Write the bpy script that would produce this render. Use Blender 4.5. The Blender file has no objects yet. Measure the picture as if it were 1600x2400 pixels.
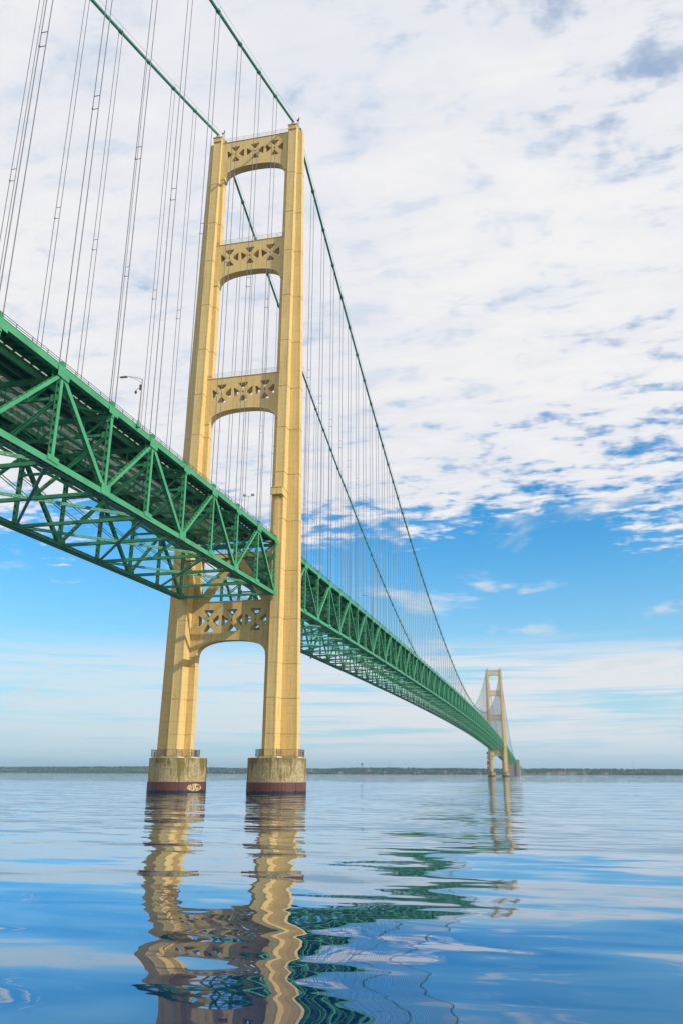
import bpy, bmesh, math, random
from mathutils import Vector, Matrix, noise
random.seed(7)
sc = bpy.context.scene
COL = sc.collection
PI = math.pi

# ------------------------------------------------------------------ camera
CAM = Vector((61.70, -159.556, 3.6845)); YAW, PITCH, ROLL, FPX = 0.22328, 0.315865, 0.003238, 1862.7
cam = bpy.data.cameras.new('camera'); co = bpy.data.objects.new('camera', cam); COL.objects.link(co)
f = Vector((-math.sin(YAW)*math.cos(PITCH), math.cos(YAW)*math.cos(PITCH), math.sin(PITCH)))
rt = Vector((math.cos(YAW), math.sin(YAW), 0)); up = rt.cross(f)
ax = rt*math.cos(ROLL)+up*math.sin(ROLL); ay = -rt*math.sin(ROLL)+up*math.cos(ROLL)
co.matrix_world = Matrix(((ax.x, ay.x, -f.x, CAM.x), (ax.y, ay.y, -f.y, CAM.y), (ax.z, ay.z, -f.z, CAM.z), (0, 0, 0, 1)))
cam.sensor_fit = 'VERTICAL'; cam.sensor_height = 36; cam.lens = FPX/2400*36
cam.shift_x = -20.0/2400; cam.shift_y = 4.2/2400
cam.clip_start = 0.3; cam.clip_end = 40000
sc.camera = co
sc.render.resolution_x = 682; sc.render.resolution_y = 1024

# ------------------------------------------------------------------ sun, sky, exposure
SUN = Vector((0.79, -0.27, 0.55)).normalized()
sl = bpy.data.lights.new('sun', 'SUN'); sl.energy = 4.2; sl.angle = math.radians(0.6); sl.color = (1.0, 0.95, 0.87)
so = bpy.data.objects.new('sun', sl); COL.objects.link(so); so.rotation_euler = SUN.to_track_quat('Z', 'Y').to_euler()
sc.view_settings.view_transform = 'Standard'; sc.view_settings.look = 'None'
sc.view_settings.exposure = 0.0; sc.view_settings.gamma = 1.0; sc.view_settings.use_curve_mapping = False

class NT:
    """small helper for writing node trees"""
    def __init__(s, tree): s.t = tree; tree.nodes.clear()
    def n(s, typ, **kw):
        nd = s.t.nodes.new(typ)
        ins = kw.pop('ins', {})
        for k, v in kw.items(): setattr(nd, k, v)
        for k, v in ins.items(): s.set(nd.inputs[k], v)
        return nd
    def set(s, sock, v):
        if isinstance(v, bpy.types.NodeSocket): s.t.links.new(v, sock)
        elif isinstance(v, bpy.types.Node): s.t.links.new(v.outputs[0], sock)
        else:
            if sock.type == 'RGBA' and len(v) == 3: v = (*v, 1)
            sock.default_value = v
    def m(s, op, a, b=None, c=None, clamp=False):
        nd = s.t.nodes.new('ShaderNodeMath'); nd.operation = op; nd.use_clamp = clamp
        s.set(nd.inputs[0], a)
        if b is not None: s.set(nd.inputs[1], b)
        if c is not None: s.set(nd.inputs[2], c)
        return nd.outputs[0]
    def v(s, op, a, b=None, sc_=None):
        nd = s.t.nodes.new('ShaderNodeVectorMath'); nd.operation = op
        s.set(nd.inputs[0], a)
        if b is not None: s.set(nd.inputs[1], b)
        if sc_ is not None: s.set(nd.inputs['Scale'], sc_)
        return nd.outputs['Value'] if op in ('DOT_PRODUCT', 'LENGTH') else nd.outputs[0]
    def mix(s, fac, a, b, blend='MIX'):
        nd = s.t.nodes.new('ShaderNodeMix'); nd.data_type = 'RGBA'; nd.blend_type = blend
        s.set(nd.inputs[0], fac); s.set(nd.inputs[6], a); s.set(nd.inputs[7], b)
        return nd.outputs[2]
    def noise(s, vec, scale, detail=4, rough=0.5, lac=2.0, dist=0.0, typ='FBM', out=0):
        nd = s.t.nodes.new('ShaderNodeTexNoise'); nd.noise_type = typ
        s.set(nd.inputs['Vector'], vec); s.set(nd.inputs['Scale'], scale); s.set(nd.inputs['Detail'], detail)
        s.set(nd.inputs['Roughness'], rough); s.set(nd.inputs['Lacunarity'], lac); s.set(nd.inputs['Distortion'], dist)
        return nd.outputs[out]
    def ss(s, x, a, b):
        nd = s.t.nodes.new('ShaderNodeMapRange'); nd.interpolation_type = 'SMOOTHSTEP'
        s.set(nd.inputs[0], x); s.set(nd.inputs[1], a); s.set(nd.inputs[2], b); s.set(nd.inputs[3], 0.0); s.set(nd.inputs[4], 1.0)
        return nd.outputs[0]
    def ramp(s, x, stops):
        nd = s.t.nodes.new('ShaderNodeValToRGB'); s.set(nd.inputs[0], x)
        el = nd.color_ramp.elements
        while len(el) < len(stops): el.new(0.5)
        for e, (p, c) in zip(el, stops): e.position = p; e.color = (*c, 1)
        return nd.outputs[0]
    def xyz(s, v):
        nd = s.t.nodes.new('ShaderNodeSeparateXYZ'); s.set(nd.inputs[0], v); return nd.outputs
    def comb(s, x, y, z):
        nd = s.t.nodes.new('ShaderNodeCombineXYZ')
        for i, q in enumerate((x, y, z)): s.set(nd.inputs[i], q)
        return nd.outputs[0]

w = bpy.data.worlds.new('World'); sc.world = w; w.use_nodes = True
T = NT(w.node_tree)
sky = T.n('ShaderNodeTexSky', sky_type='NISHITA', sun_disc=False, sun_elevation=math.asin(SUN.z),
          sun_rotation=math.atan2(SUN.x, SUN.y), altitude=180, air_density=1.0, dust_density=0.4, ozone_density=2.2)
D = T.n('ShaderNodeTexCoord').outputs['Generated']
dx, dy, dz = T.xyz(D)[:3]
zc = T.m('MAXIMUM', dz, 0.0)
inv = T.m('DIVIDE', 1.0, T.m('ADD', zc, 0.07))
P = T.comb(T.m('MULTIPLY', dx, inv), T.m('MULTIPLY', dy, inv), 0.0)     # cloud layer seen as a level sheet
# saturate the clear air a little
hsv = T.n('ShaderNodeHueSaturation', ins={'Saturation': 1.30, 'Value': 1.0, 'Color': sky, 'Hue': 0.487})
clear = T.mix(1.0, hsv, (0.74, 1.68, 2.02), 'MULTIPLY')
# sheet of high broken cloud
wob = T.noise(P, 0.55, 2, 0.5)
edge = T.m('ADD', T.m('SUBTRACT', 0.272, T.m('MULTIPLY', T.ss(dx, 0.0, 0.18), 0.06)), T.m('MULTIPLY', T.m('SUBTRACT', wob, 0.5), 0.16))
cover = T.ss(T.m('SUBTRACT', zc, edge), -0.035, 0.09)
Pr = T.n('ShaderNodeMapping', ins={'Vector': P, 'Rotation': (0, 0, math.radians(28)), 'Scale': (1.0, 2.1, 1.0)}).outputs[0]
big = T.noise(Pr, 1.1, 3, 0.5)
fine = T.noise(Pr, 5.2, 7, 0.60, dist=0.35)
grain = T.noise(P, 17.0, 4, 0.6)
dens = T.m('ADD', T.m('ADD', T.m('MULTIPLY', big, 0.60), T.m('MULTIPLY', fine, 1.05)), T.m('MULTIPLY', grain, 0.62))   # mean about 0.86
side = T.ss(T.m('SUBTRACT', dx, T.m('MULTIPLY', dy, 0.02)), -0.25, 0.22)       # the sheet thins towards the east
zen = T.ss(zc, 0.30, 0.62)
thr = T.m('ADD', T.m('MULTIPLY', side, 0.20), T.m('MULTIPLY', T.m('SUBTRACT', 1.0, zen), 0.09))
thr = T.m('ADD', thr, 0.70)
thr = T.m('ADD', thr, T.m('MULTIPLY', T.m('SUBTRACT', 1.0, cover), 0.55))
aA = T.ss(T.m('SUBTRACT', dens, thr), -0.05, 0.24)
aA = T.m('MULTIPLY', aA, T.ss(zc, 0.17, 0.25))
# small fair weather puffs in the blue band
Ps = T.n('ShaderNodeMapping', ins={'Vector': P, 'Scale': (1.0, 0.75, 1.0)}).outputs[0]
pf = T.noise(Ps, 1.5, 6, 0.55, dist=0.3)
aB = T.m('MULTIPLY', T.ss(pf, 0.535, 0.65), T.m('MULTIPLY', T.ss(zc, 0.05, 0.12), 0.88))
# low streaky bank
st = T.noise(T.comb(T.m('MULTIPLY', T.m('ARCTAN2', dx, dy), 3.2), 0.0, T.m('MULTIPLY', zc, 85.0)), 1.0, 7, 0.68)
bank = T.m('MULTIPLY', T.ss(zc, 0.168, 0.120), T.ss(zc, -0.02, 0.05))
aC = T.m('MULTIPLY', T.ss(T.m('ADD', st, T.m('MULTIPLY', T.m('SUBTRACT', wob, 0.5), 0.5)), 0.33, 0.55), T.m('MULTIPLY', bank, T.m('ADD', 0.55, T.m('MULTIPLY', T.ss(dx, -0.55, -0.10), 0.38))))
hz = T.m('POWER', T.ss(zc, 0.36, -0.02), 1.4)
# cloud shade: brighter where thin, greyer where thick
shade = T.ss(T.m('ADD', T.m('MULTIPLY', fine, 0.6), T.m('MULTIPLY', big, 0.7)), 0.5, 0.85)
cA = T.mix(shade, (8.8, 9.0, 9.7), (10.2, 10.1, 10.1))
mott = T.ss(T.m('ADD', T.m('MULTIPLY', fine, 0.6), T.m('MULTIPLY', grain, 0.4)), 0.50, 0.38)
cA = T.mix(T.m('MULTIPLY', mott, 0.50), cA, (6.4, 7.6, 9.2))
aA = T.m('ADD', aA, T.m('MULTIPLY', T.m('MULTIPLY', T.m('SUBTRACT', 1.0, aA), T.ss(zc, 0.33, 0.50)), 0.50))
col = T.mix(T.m('MULTIPLY', hz, 0.92), clear, (5.6, 7.9, 9.0))
col = T.mix(aC, col, (9.3, 9.4, 9.6))
col = T.mix(aB, col, (8.2, 8.7, 9.1))
col = T.mix(aA, col, cA)
bg = T.n('ShaderNodeBackground', ins={'Color': col, 'Strength': 0.09})
T.n('ShaderNodeOutputWorld', ins={'Surface': bg})

# ------------------------------------------------------------------ materials
MATS = {}
def pbr(name, color, rough=0.5, spec=0.4, metallic=0.0, build=None):
    m = bpy.data.materials.new(name); m.use_nodes = True
    t = NT(m.node_tree)
    b = t.n('ShaderNodeBsdfPrincipled', ins={'Base Color': color, 'Roughness': rough, 'Metallic': metallic, 'Specular IOR Level': spec})
    if build: build(t, b)
    t.n('ShaderNodeOutputMaterial', ins={'Surface': b.outputs[0]})
    MATS[name] = m
    return m
def wpos(t): return t.n('ShaderNodeNewGeometry').outputs['Position']

def b_green(t, b):
    p = wpos(t)
    n1 = t.noise(p, 0.35, 5, 0.6); n2 = t.noise(p, 3.0, 4, 0.65)
    c = t.mix(n1, (0.014, 0.150, 0.046), (0.080, 0.385, 0.165))
    rust = t.ss(t.m('ADD', t.m('MULTIPLY', n2, 0.7), t.m('MULTIPLY', n1, 0.5)), 0.72, 0.80)
    c = t.mix(t.m('MULTIPLY', rust, 0.55), c, (0.085, 0.075, 0.040))
    t.set(b.inputs['Base Color'], c)
    t.set(b.inputs['Roughness'], t.m('ADD', 0.38, t.m('MULTIPLY', n2, 0.3)))
    t.set(b.inputs['Normal'], t.n('ShaderNodeBump', ins={'Strength': 0.25, 'Distance': 0.02, 'Height': t.noise(p, 14, 3, 0.6)}).outputs[0])
pbr('green_paint', (0.05, 0.3, 0.14), 0.5, 0.5, build=b_green)

def b_cream(t, b):
    p = wpos(t); x, y, z = t.xyz(p)[:3]
    low = t.noise(p, 0.12, 4, 0.55)
    streak = t.noise(t.comb(t.m('MULTIPLY', x, 2.2), t.m('MULTIPLY', y, 2.2), t.m('MULTIPLY', z, 0.09)), 1.0, 6, 0.65)
    speck = t.noise(p, 5.0, 4, 0.7)
    c = t.mix(low, (0.62, 0.415, 0.135), (0.74, 0.525, 0.205))
    c = t.mix(t.m('MULTIPLY', t.ss(streak, 0.46, 0.74), 0.45), c, (0.40, 0.245, 0.070))
    # fine riveted plate joints: rows every 1.52 m, columns every 0.72 m
    fz = t.m('ABSOLUTE', t.m('SUBTRACT', t.m('FRACT', t.m('DIVIDE', z, 1.52)), 0.5))
    fx = t.m('ABSOLUTE', t.m('SUBTRACT', t.m('FRACT', t.m('DIVIDE', t.m('ADD', x, t.m('MULTIPLY', y, 0.77)), 0.72)), 0.5))
    ln = t.m('MAXIMUM', t.m('MULTIPLY', t.ss(fz, 0.475, 0.497), t.ss(t.noise(p, 0.5, 2), 0.40, 0.60)),
             t.m('MULTIPLY', t.ss(fx, 0.46, 0.495), t.ss(t.noise(p, 0.33, 2), 0.48, 0.66)))
    c = t.mix(t.m('MULTIPLY', ln, 0.65), c, (0.22, 0.14, 0.06))
    c = t.mix(t.m('MULTIPLY', t.ss(t.m('ADD', speck, t.m('MULTIPLY', streak, 0.3)), 0.74, 0.84), 0.7), c, (0.17, 0.085, 0.03))
    fs = t.m('FRACT', t.m('DIVIDE', t.m('SUBTRACT', z, 0.2), 11.15))
    run = t.m('MULTIPLY', t.ss(fs, 0.45, 1.0), t.ss(t.noise(t.comb(t.m('MULTIPLY', x, 3.4), t.m('MULTIPLY', y, 3.4), t.m('MULTIPLY', z, 0.05)), 1.0, 4, 0.7), 0.54, 0.72))
    c = t.mix(t.m('MULTIPLY', run, 0.4), c, (0.27, 0.13, 0.035))
    patch = t.ss(t.noise(t.comb(t.m('MULTIPLY', x, 0.5), t.m('MULTIPLY', y, 0.5), t.m('MULTIPLY', z, 0.22)), 1.0, 2, 0.4), 0.60, 0.61)
    c = t.mix(t.m('MULTIPLY', patch, 0.10), c, (0.80, 0.60, 0.28))
    t.set(b.inputs['Base Color'], c)
    h = t.m('SUBTRACT', t.m('MULTIPLY', streak, 0.5), ln)
    t.set(b.inputs['Normal'], t.n('ShaderNodeBump', ins={'Strength': 0.35, 'Distance': 0.05, 'Height': h}).outputs[0])
pbr('cream_paint', (0.68, 0.46, 0.19), 0.55, 0.35, build=b_cream)

def b_conc(t, b):
    p = wpos(t); x, y, z = t.xyz(p)[:3]
    g = t.noise(p, 2.2, 8, 0.75); big = t.noise(p, 0.25, 3, 0.5)
    streak = t.noise(t.comb(t.m('MULTIPLY', x, 1.1), t.m('MULTIPLY', y, 1.1), t.m('MULTIPLY', z, 0.12)), 1.0, 6, 0.7)
    c = t.mix(t.ss(g, 0.20, 0.80), (0.19, 0.135, 0.055), (0.52, 0.42, 0.23))
    moss = t.m('MULTIPLY', t.ss(t.m('ADD', t.m('ADD', streak, t.m('MULTIPLY', z, 0.040)), t.m('MULTIPLY', big, 0.8)), 1.00, 1.20), 0.80)
    c = t.mix(moss, c, (0.125, 0.090, 0.012))
    white = t.ss(t.noise(t.comb(t.m('MULTIPLY', x, 2.6), t.m('MULTIPLY', y, 2.6), t.m('MULTIPLY', z, 0.25)), 1.0, 3, 0.5), 0.70, 0.76)
    c = t.mix(t.m('MULTIPLY', white, 0.5), c, (0.55, 0.52, 0.42))
    t.set(b.inputs['Base Color'], c)
    t.set(b.inputs['Normal'], t.n('ShaderNodeBump', ins={'Strength': 0.7, 'Distance': 0.08, 'Height': t.noise(p, 5, 8, 0.7)}).outputs[0])
pbr('pier_concrete', (0.4, 0.36, 0.25), 0.9, 0.2, build=b_conc)

def b_grey(t, b):
    p = wpos(t); x, y, z = t.xyz(p)[:3]
    streak = t.noise(t.comb(t.m('MULTIPLY', x, 0.4), t.m('MULTIPLY', y, 0.4), t.m('MULTIPLY', z, 0.06)), 1.0, 5, 0.7)
    t.set(b.inputs['Base Color'], t.mix(streak, (0.16, 0.13, 0.09), (0.42, 0.36, 0.27)))
pbr('grey_concrete', (0.35, 0.32, 0.28), 0.9, 0.2, build=b_grey)

def b_band(t, b):
    p = wpos(t); x, y, z = t.xyz(p)[:3]
    g = t.noise(p, 1.3, 7, 0.7)
    streak = t.noise(t.comb(t.m('MULTIPLY', x, 1.8), t.m('MULTIPLY', y, 1.8), t.m('MULTIPLY', z, 0.3)), 1.0, 5, 0.65)
    c = t.mix(t.m('ADD', t.m('MULTIPLY', g, 0.5), t.m('MULTIPLY', streak, 0.5)), (0.055, 0.022, 0.020), (0.160, 0.055, 0.040))
    wl = t.ss(t.m('SUBTRACT', z, t.m('MULTIPLY', t.noise(t.comb(x, y, 0.0), 0.7, 3), 0.55)), 0.16, 0.10)
    c = t.mix(wl, c, (0.012, 0.016, 0.022))
    # bare scraped patch on the face of the left-hand pier
    dd = t.v('LENGTH', t.v('MULTIPLY', t.v('SUBTRACT', p, (-5.4, -2.8, 0.95)), (0.52, 0.52, 1.30)))
    sn = t.noise(t.comb(t.m('MULTIPLY', x, 7.0), t.m('MULTIPLY', y, 2.0), t.m('MULTIPLY', z, 2.2)), 1.0, 4, 0.7)
    c = t.mix(t.m('MULTIPLY', t.ss(dd, 1.0, 0.85), t.ss(sn, 0.42, 0.54)), c, (0.60, 0.42, 0.22))
    t.set(b.inputs['Base Color'], c)
pbr('rust_red_band', (0.15, 0.05, 0.04), 0.6, 0.4, build=b_band)

pbr('rope_steel', (0.15, 0.135, 0.145), 0.5, 0.5)
pbr('fence_steel', (0.16, 0.13, 0.10), 0.6, 0.4)
pbr('dark_steel', (0.07, 0.06, 0.06), 0.5, 0.5)
pbr('lamp_pole', (0.26, 0.22, 0.19), 0.5, 0.5)
pbr('galvanised', (0.52, 0.50, 0.48), 0.5, 0.5)
pbr('lamp_glass', (0.35, 0.37, 0.36), 0.2, 0.5)
pbr('hoist_red', (0.16, 0.05, 0.045), 0.6, 0.4)
pbr('pale_paint', (0.70, 0.60, 0.42), 0.6, 0.3)
pbr('buoy_red', (0.30, 0.03, 0.02), 0.5, 0.4)
pbr('white_wall', (0.30, 0.29, 0.26), 0.8, 0.2)
pbr('grey_roof', (0.13, 0.12, 0.12), 0.8, 0.2)
pbr('red_roof', (0.28, 0.09, 0.06), 0.8, 0.2)
pbr('window_glass', (0.03, 0.04, 0.05), 0.15, 0.5)
def b_cable(t, b):
    p = wpos(t); n1 = t.noise(p, 0.9, 4, 0.6)
    t.set(b.inputs['Base Color'], t.mix(n1, (0.018, 0.180, 0.080), (0.040, 0.270, 0.135)))
pbr('cable_green', (0.03, 0.2, 0.1), 0.45, 0.5, build=b_cable)
def grating():
    """open steel road grating: 12 cm cells between thin bars"""
    m = bpy.data.materials.new('deck_grating'); m.use_nodes = True; t = NT(m.node_tree)
    p = wpos(t); x, y, z = t.xyz(p)[:3]
    gx = t.m('GREATER_THAN', t.m('FRACT', t.m('DIVIDE', x, 0.12)), 0.42); gy = t.m('GREATER_THAN', t.m('FRACT', t.m('DIVIDE', y, 0.15)), 0.40)
    b = t.n('ShaderNodeBsdfPrincipled', ins={'Base Color': (0.42, 0.33, 0.22), 'Roughness': 0.8})
    tr = t.n('ShaderNodeBsdfTransparent')
    mx = t.n('ShaderNodeMixShader', ins={0: t.m('MULTIPLY', gx, gy), 1: b.outputs[0], 2: tr.outputs[0]})
    t.n('ShaderNodeOutputMaterial', ins={'Surface': mx.outputs[0]}); MATS['deck_grating'] = m
grating()
pbr('deck_concrete', (0.16, 0.15, 0.13), 0.85, 0.2)
def b_tree(t, b):
    r = t.n('ShaderNodeNewGeometry').outputs['Random Per Island']
    c = t.ramp(r, [(0.0, (0.010, 0.030, 0.018)), (0.45, (0.022, 0.055, 0.026)), (0.8, (0.050, 0.085, 0.034)), (1.0, (0.100, 0.115, 0.055))])
    t.set(b.inputs['Base Color'], c)
pbr('forest_leaves', (0.05, 0.09, 0.04), 0.9, 0.1, build=b_tree)
def b_land(t, b):
    p = wpos(t); z = t.xyz(p)[2]
    n1 = t.noise(p, 0.012, 5, 0.6)
    c = t.mix(n1, (0.03, 0.055, 0.022), (0.10, 0.13, 0.05))
    c = t.mix(t.ss(z, 1.6, 0.4), c, (0.13, 0.13, 0.095))
    t.set(b.inputs['Base Color'], c)
pbr('land_ground', (0.08, 0.1, 0.04), 0.95, 0.1, build=b_land)

def water_material():
    m = bpy.data.materials.new('lake_water'); m.use_nodes = True
    t = NT(m.node_tree)
    p = wpos(t)
    ang = YAW
    def layer(scale, sx, sy, detail=2, rough=0.45, stretch=1.0, seed=0.0, dist=0.0):
        q = t.n('ShaderNodeMapping', ins={'Vector': p, 'Rotation': (0, 0, -ang), 'Scale': (1.0/stretch, 1.0, 1.0), 'Location': (seed, seed*1.7, 0)}).outputs[0]
        c = t.noise(q, scale, detail, rough, dist=dist, out=1)   # three independent fields: the slopes
        c = t.v('SUBTRACT', c, (0.5, 0.5, 0.5))
        return t.v('MULTIPLY', c, (sx, sy, 0))
    s = layer(0.20, 0.27, 0.25, 1, 0.35, 3.2, 5.5, 0.4)
    s = t.v('ADD', s, layer(0.60, 0.14, 0.17, 2, 0.45, 3.2, 11.0, 0.5))
    gust = t.ss(t.noise(p, 0.012, 3, 0.5), 0.35, 0.7)
    s2 = layer(1.1, 0.16, 0.34, 4, 0.6, 3.4, 23.0)
    far = t.ss(t.v('DOT_PRODUCT', t.v('SUBTRACT', p, tuple(CAM)), (-math.sin(ang), math.cos(ang), 0)), 14.0, 70.0)   # calm lee water by the near shore, ruffled offshore
    s = t.v('SCALE', s, sc_=t.m('SUBTRACT', 1.0, t.m('MULTIPLY', far, 0.62)))
    s = t.v('ADD', s, t.v('SCALE', s2, sc_=t.m('MULTIPLY', t.m('ADD', 0.10, t.m('MULTIPLY', far, 0.9)), t.m('ADD', 0.45, gust))))
    sx, sy, _ = t.xyz(s)[:3]
    # slopes are in the wave frame: turn them back to world x, y
    nx = t.m('SUBTRACT', t.m('MULTIPLY', sx, math.cos(ang)), t.m('MULTIPLY', sy, math.sin(ang)))
    ny = t.m('ADD', t.m('MULTIPLY', sx, math.sin(ang)), t.m('MULTIPLY', sy, math.cos(ang)))
    N = t.v('NORMALIZE', t.comb(nx, ny, 1.0))
    gl = t.n('ShaderNodeBsdfGlossy', ins={'Color': (0.86, 0.93, 1.0), 'Roughness': 0.015, 'Normal': N})
    body = t.n('ShaderNodeBsdfDiffuse', ins={'Color': (0.000, 0.016, 0.075), 'Normal': N})
    inc = t.n('ShaderNodeNewGeometry').outputs['Incoming']
    cs = t.m('MAXIMUM', t.xyz(inc)[2], 0.0)
    fr = t.m('SUBTRACT', 1.0, t.m('MULTIPLY', cs, 2.3), clamp=True)
    mx = t.n('ShaderNodeMixShader', ins={0: fr, 1: body.outputs[0], 2: gl.outputs[0]})
    t.n('ShaderNodeOutputMaterial', ins={'Surface': mx.outputs[0]})
    MATS['lake_water'] = m
water_material()

# ------------------------------------------------------------------ mesh helpers
class MB:
    def __init__(s): s.v = []; s.f = []
    def add(s, vs, fs):
        o = len(s.v); s.v += [tuple(q) for q in vs]; s.f += [tuple(i+o for i in q) for q in fs]; return s
    def box(s, a, b):
        x0, y0, z0 = a; x1, y1, z1 = b
        return s.add([(x0,y0,z0),(x1,y0,z0),(x1,y1,z0),(x0,y1,z0),(x0,y0,z1),(x1,y0,z1),(x1,y1,z1),(x0,y1,z1)],
                     [(0,3,2,1),(4,5,6,7),(0,1,5,4),(1,2,6,5),(2,3,7,6),(3,0,4,7)])
    def frame(s, p0, p1, side):
        d = (Vector(p1)-Vector(p0)); L = d.length; d.normalize()
        u = Vector(side); u = (u-d*u.dot(d)).normalized(); v = d.cross(u)
        return Vector(p0), d, u, v, L
    def bar(s, p0, p1, wu, wv, side=(1,0,0), t0=0, t1=None, ou=0, ov=0):
        """rectangular bar from p0 to p1; wu wide along 'side', wv along the other axis"""
        o, d, u, v, L = s.frame(p0, p1, side)
        if t1 is None: t1 = L
        a, b = o+d*t0+u*ou+v*ov, o+d*t1+u*ou+v*ov
        vs = [c+u*(i*wu/2)+v*(j*wv/2) for c in (a, b) for i, j in ((-1,-1),(1,-1),(1,1),(-1,1))]
        return s.add(vs, [(0,3,2,1),(4,5,6,7),(0,1,5,4),(1,2,6,5),(2,3,7,6),(3,0,4,7)])
    def perf(s, p0, p1, wu, wv, pitch=0.95, hole=0.5, side=(1,0,0), both=True, t=0.035):
        """built-up member: solid plates on the +-u sides, perforated plates on the +-v sides"""
        o, d, u, v, L = s.frame(p0, p1, side)
        for k in (-1, 1): s.bar(p0, p1, t, wv, side, ou=k*(wu/2-t/2))
        n = max(1, int(L/pitch)); q = L/n; e = wu*0.15
        for k in ((-1, 1) if both else (-1,)):
            for m_ in (-1, 1): s.bar(p0, p1, e, t, side, ou=m_*(wu/2-t-e/2), ov=k*(wv/2-t/2-0.004))
            for i in range(n+1):
                a = max(0, i*q-(q-hole)/2); b = min(L, i*q+(q-hole)/2)
                s.bar(p0, p1, wu-2*t-2*e+0.01, t, side, a, b, ov=k*(wv/2-t/2-0.008))
        return s
    def lace(s, p0, p1, wu, wv, pitch=0.6, side=(1,0,0)):
        """four corner angles with zigzag lacing on the v faces"""
        o, d, u, v, L = s.frame(p0, p1, side)
        e = 0.09
        for i in (-1, 1):
            for j in (-1, 1): s.bar(p0, p1, e, e, side, ou=i*(wu/2-e/2), ov=j*(wv/2-e/2))
        n = max(1, int(L/pitch)); q = L/n
        for k in (-1, 1):
            for i in range(n):
                g = 1 if i % 2 else -1
                a = o+d*(i*q)+u*(g*(wu/2-e))+v*(k*(wv/2-.02)); b = o+d*((i+1)*q)-u*(g*(wu/2-e))+v*(k*(wv/2-.02))
                s.bar(a, b, 0.02, 0.06, tuple(v))
        return s
    def tube(s, pts, r, n=8, cap=True):
        pts = [Vector(p) for p in pts]; vs = []; fs = []
        ref = Vector((0,0,1)) if abs((pts[-1]-pts[0]).normalized().z) < 0.9 else Vector((1,0,0))
        for i, p in enumerate(pts):
            d = (pts[min(i+1, len(pts)-1)]-pts[max(i-1, 0)]).normalized()
            u = d.cross(ref).normalized(); v = d.cross(u)
            rr = r[i] if isinstance(r, (list, tuple)) else r
            for k in range(n):
                a = 2*PI*k/n; vs.append(p+u*(rr*math.cos(a))+v*(rr*math.sin(a)))
        for i in range(len(pts)-1):
            for k in range(n):
                k2 = (k+1) % n; fs.append((i*n+k, i*n+k2, (i+1)*n+k2, (i+1)*n+k))
        if cap: fs.append(tuple(range(n))[::-1]); fs.append(tuple((len(pts)-1)*n+k for k in range(n)))
        return s.add(vs, fs)
    def loft(s, rings, caps=True):
        """rings: lists of points of equal length"""
        n = len(rings[0]); vs = [p for r in rings for p in r]; fs = []
        for i in range(len(rings)-1):
            for k in range(n):
                k2 = (k+1) % n; fs.append((i*n+k, i*n+k2, (i+1)*n+k2, (i+1)*n+k))
        if caps: fs.append(tuple(range(n))[::-1]); fs.append(tuple((len(rings)-1)*n+k for k in range(n)))
        return s.add(vs, fs)
    def mesh(s, name, mat, smooth=False):
        me = bpy.data.meshes.new(name); me.from_pydata(s.v, [], s.f); me.materials.append(MATS[mat])
        bm = bmesh.new(); bm.from_mesh(me); bmesh.ops.recalc_face_normals(bm, faces=bm.faces); bm.to_mesh(me); bm.free()
        if smooth: me.shade_smooth()
        return me
def part(name, mb, mat, parent=None, smooth=False, loc=None, kind=None):
    me = mb.mesh(name, mat, smooth) if isinstance(mb, MB) else mb
    o = bpy.data.objects.new(name, me); COL.objects.link(o)
    if parent is not None: o.parent = parent
    if loc: o.location = loc
    if kind: o['kind'] = kind
    return o
def thing(name, label, cat, loc=(0,0,0), group=None):
    o = bpy.data.objects.new(name, None); COL.objects.link(o); o.location = loc
    o.empty_display_size = 0.5
    o['label'] = label; o['category'] = cat
    if group: o['group'] = group
    return o
def tag(o, label, cat, group=None):
    o['label'] = label; o['category'] = cat
    if group: o['group'] = group
    return o

# ------------------------------------------------------------------ bridge dimensions
SP = 1158.24; XH = 10.394; DEP = 11.51; ZT = 166.07; ZC0 = 59.95
def z_main(y): return ZC0+(ZT-ZC0)*((y-SP/2)/(SP/2))**2
def z_side(a): return ZT-0.43045*a+0.000437*a*a if a < 260 else ZT-0.43045*a+0.000385*a*a+0.000052*260*260*(1 if a > 260 else 0)
def deck_main(y): return 56.92-(56.92-50.85)*((y-SP/2)/(SP/2))**2
def deck_side(a): return 50.85-0.0228*a-0.0000715*a*a if a < 260 else 50.85-0.0228*260-0.0000715*260*260-0.0235*(a-260)
def deck_far(a): return 50.85-0.0243*a

# ------------------------------------------------------------------ water, far shore
wm = MB()
R = 15000
wm.add([(-R, -900, 0), (R, -900, 0), (R, R, 0), (-R, R, 0)], [(0, 1, 2, 3)])
wo = part('water', wm, 'lake_water', kind='structure')

def shore_y(x):
    return 3000+140*noise.noise(Vector((x*0.0011, 3.1, 0)))+40*noise.noise(Vector((x*0.005, 8.1, 0)))+max(0, -x-600)*0.16+max(0, abs(x)-220)*0.05
def land_z(x, d):
    """ground height d metres inland of the waterline"""
    rise = 17+3*math.exp(-((x+560)/330)**2)+4*noise.noise(Vector((x*0.0013, 1.0, 0)))+2.0*noise.noise(Vector((x*0.006, 2.0, 0)))-1.5*max(0, min(1, (x-100)/500))
    if x < -900: rise += min(8, (-900-x)*0.01)
    t = min(1, max(0, d)/420)
    return -1.0+ (3.0*min(1, d/25.0)) + rise*(t*t*(3-2*t)) + 1.2*noise.noise(Vector((x*0.02, d*0.02, 5)))*min(1, d/60)
lm_ = MB(); NX, ND = 220, 16; ds = [-15, 0, 8, 20, 40, 70, 110, 160, 220, 290, 360, 430, 520, 700, 1000, 2500]
X0, X1 = -4200, 2600
vs = [(X0+(X1-X0)*i/(NX-1), shore_y(X0+(X1-X0)*i/(NX-1))+d, land_z(X0+(X1-X0)*i/(NX-1), d)) for d in ds for i in range(NX)]
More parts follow.
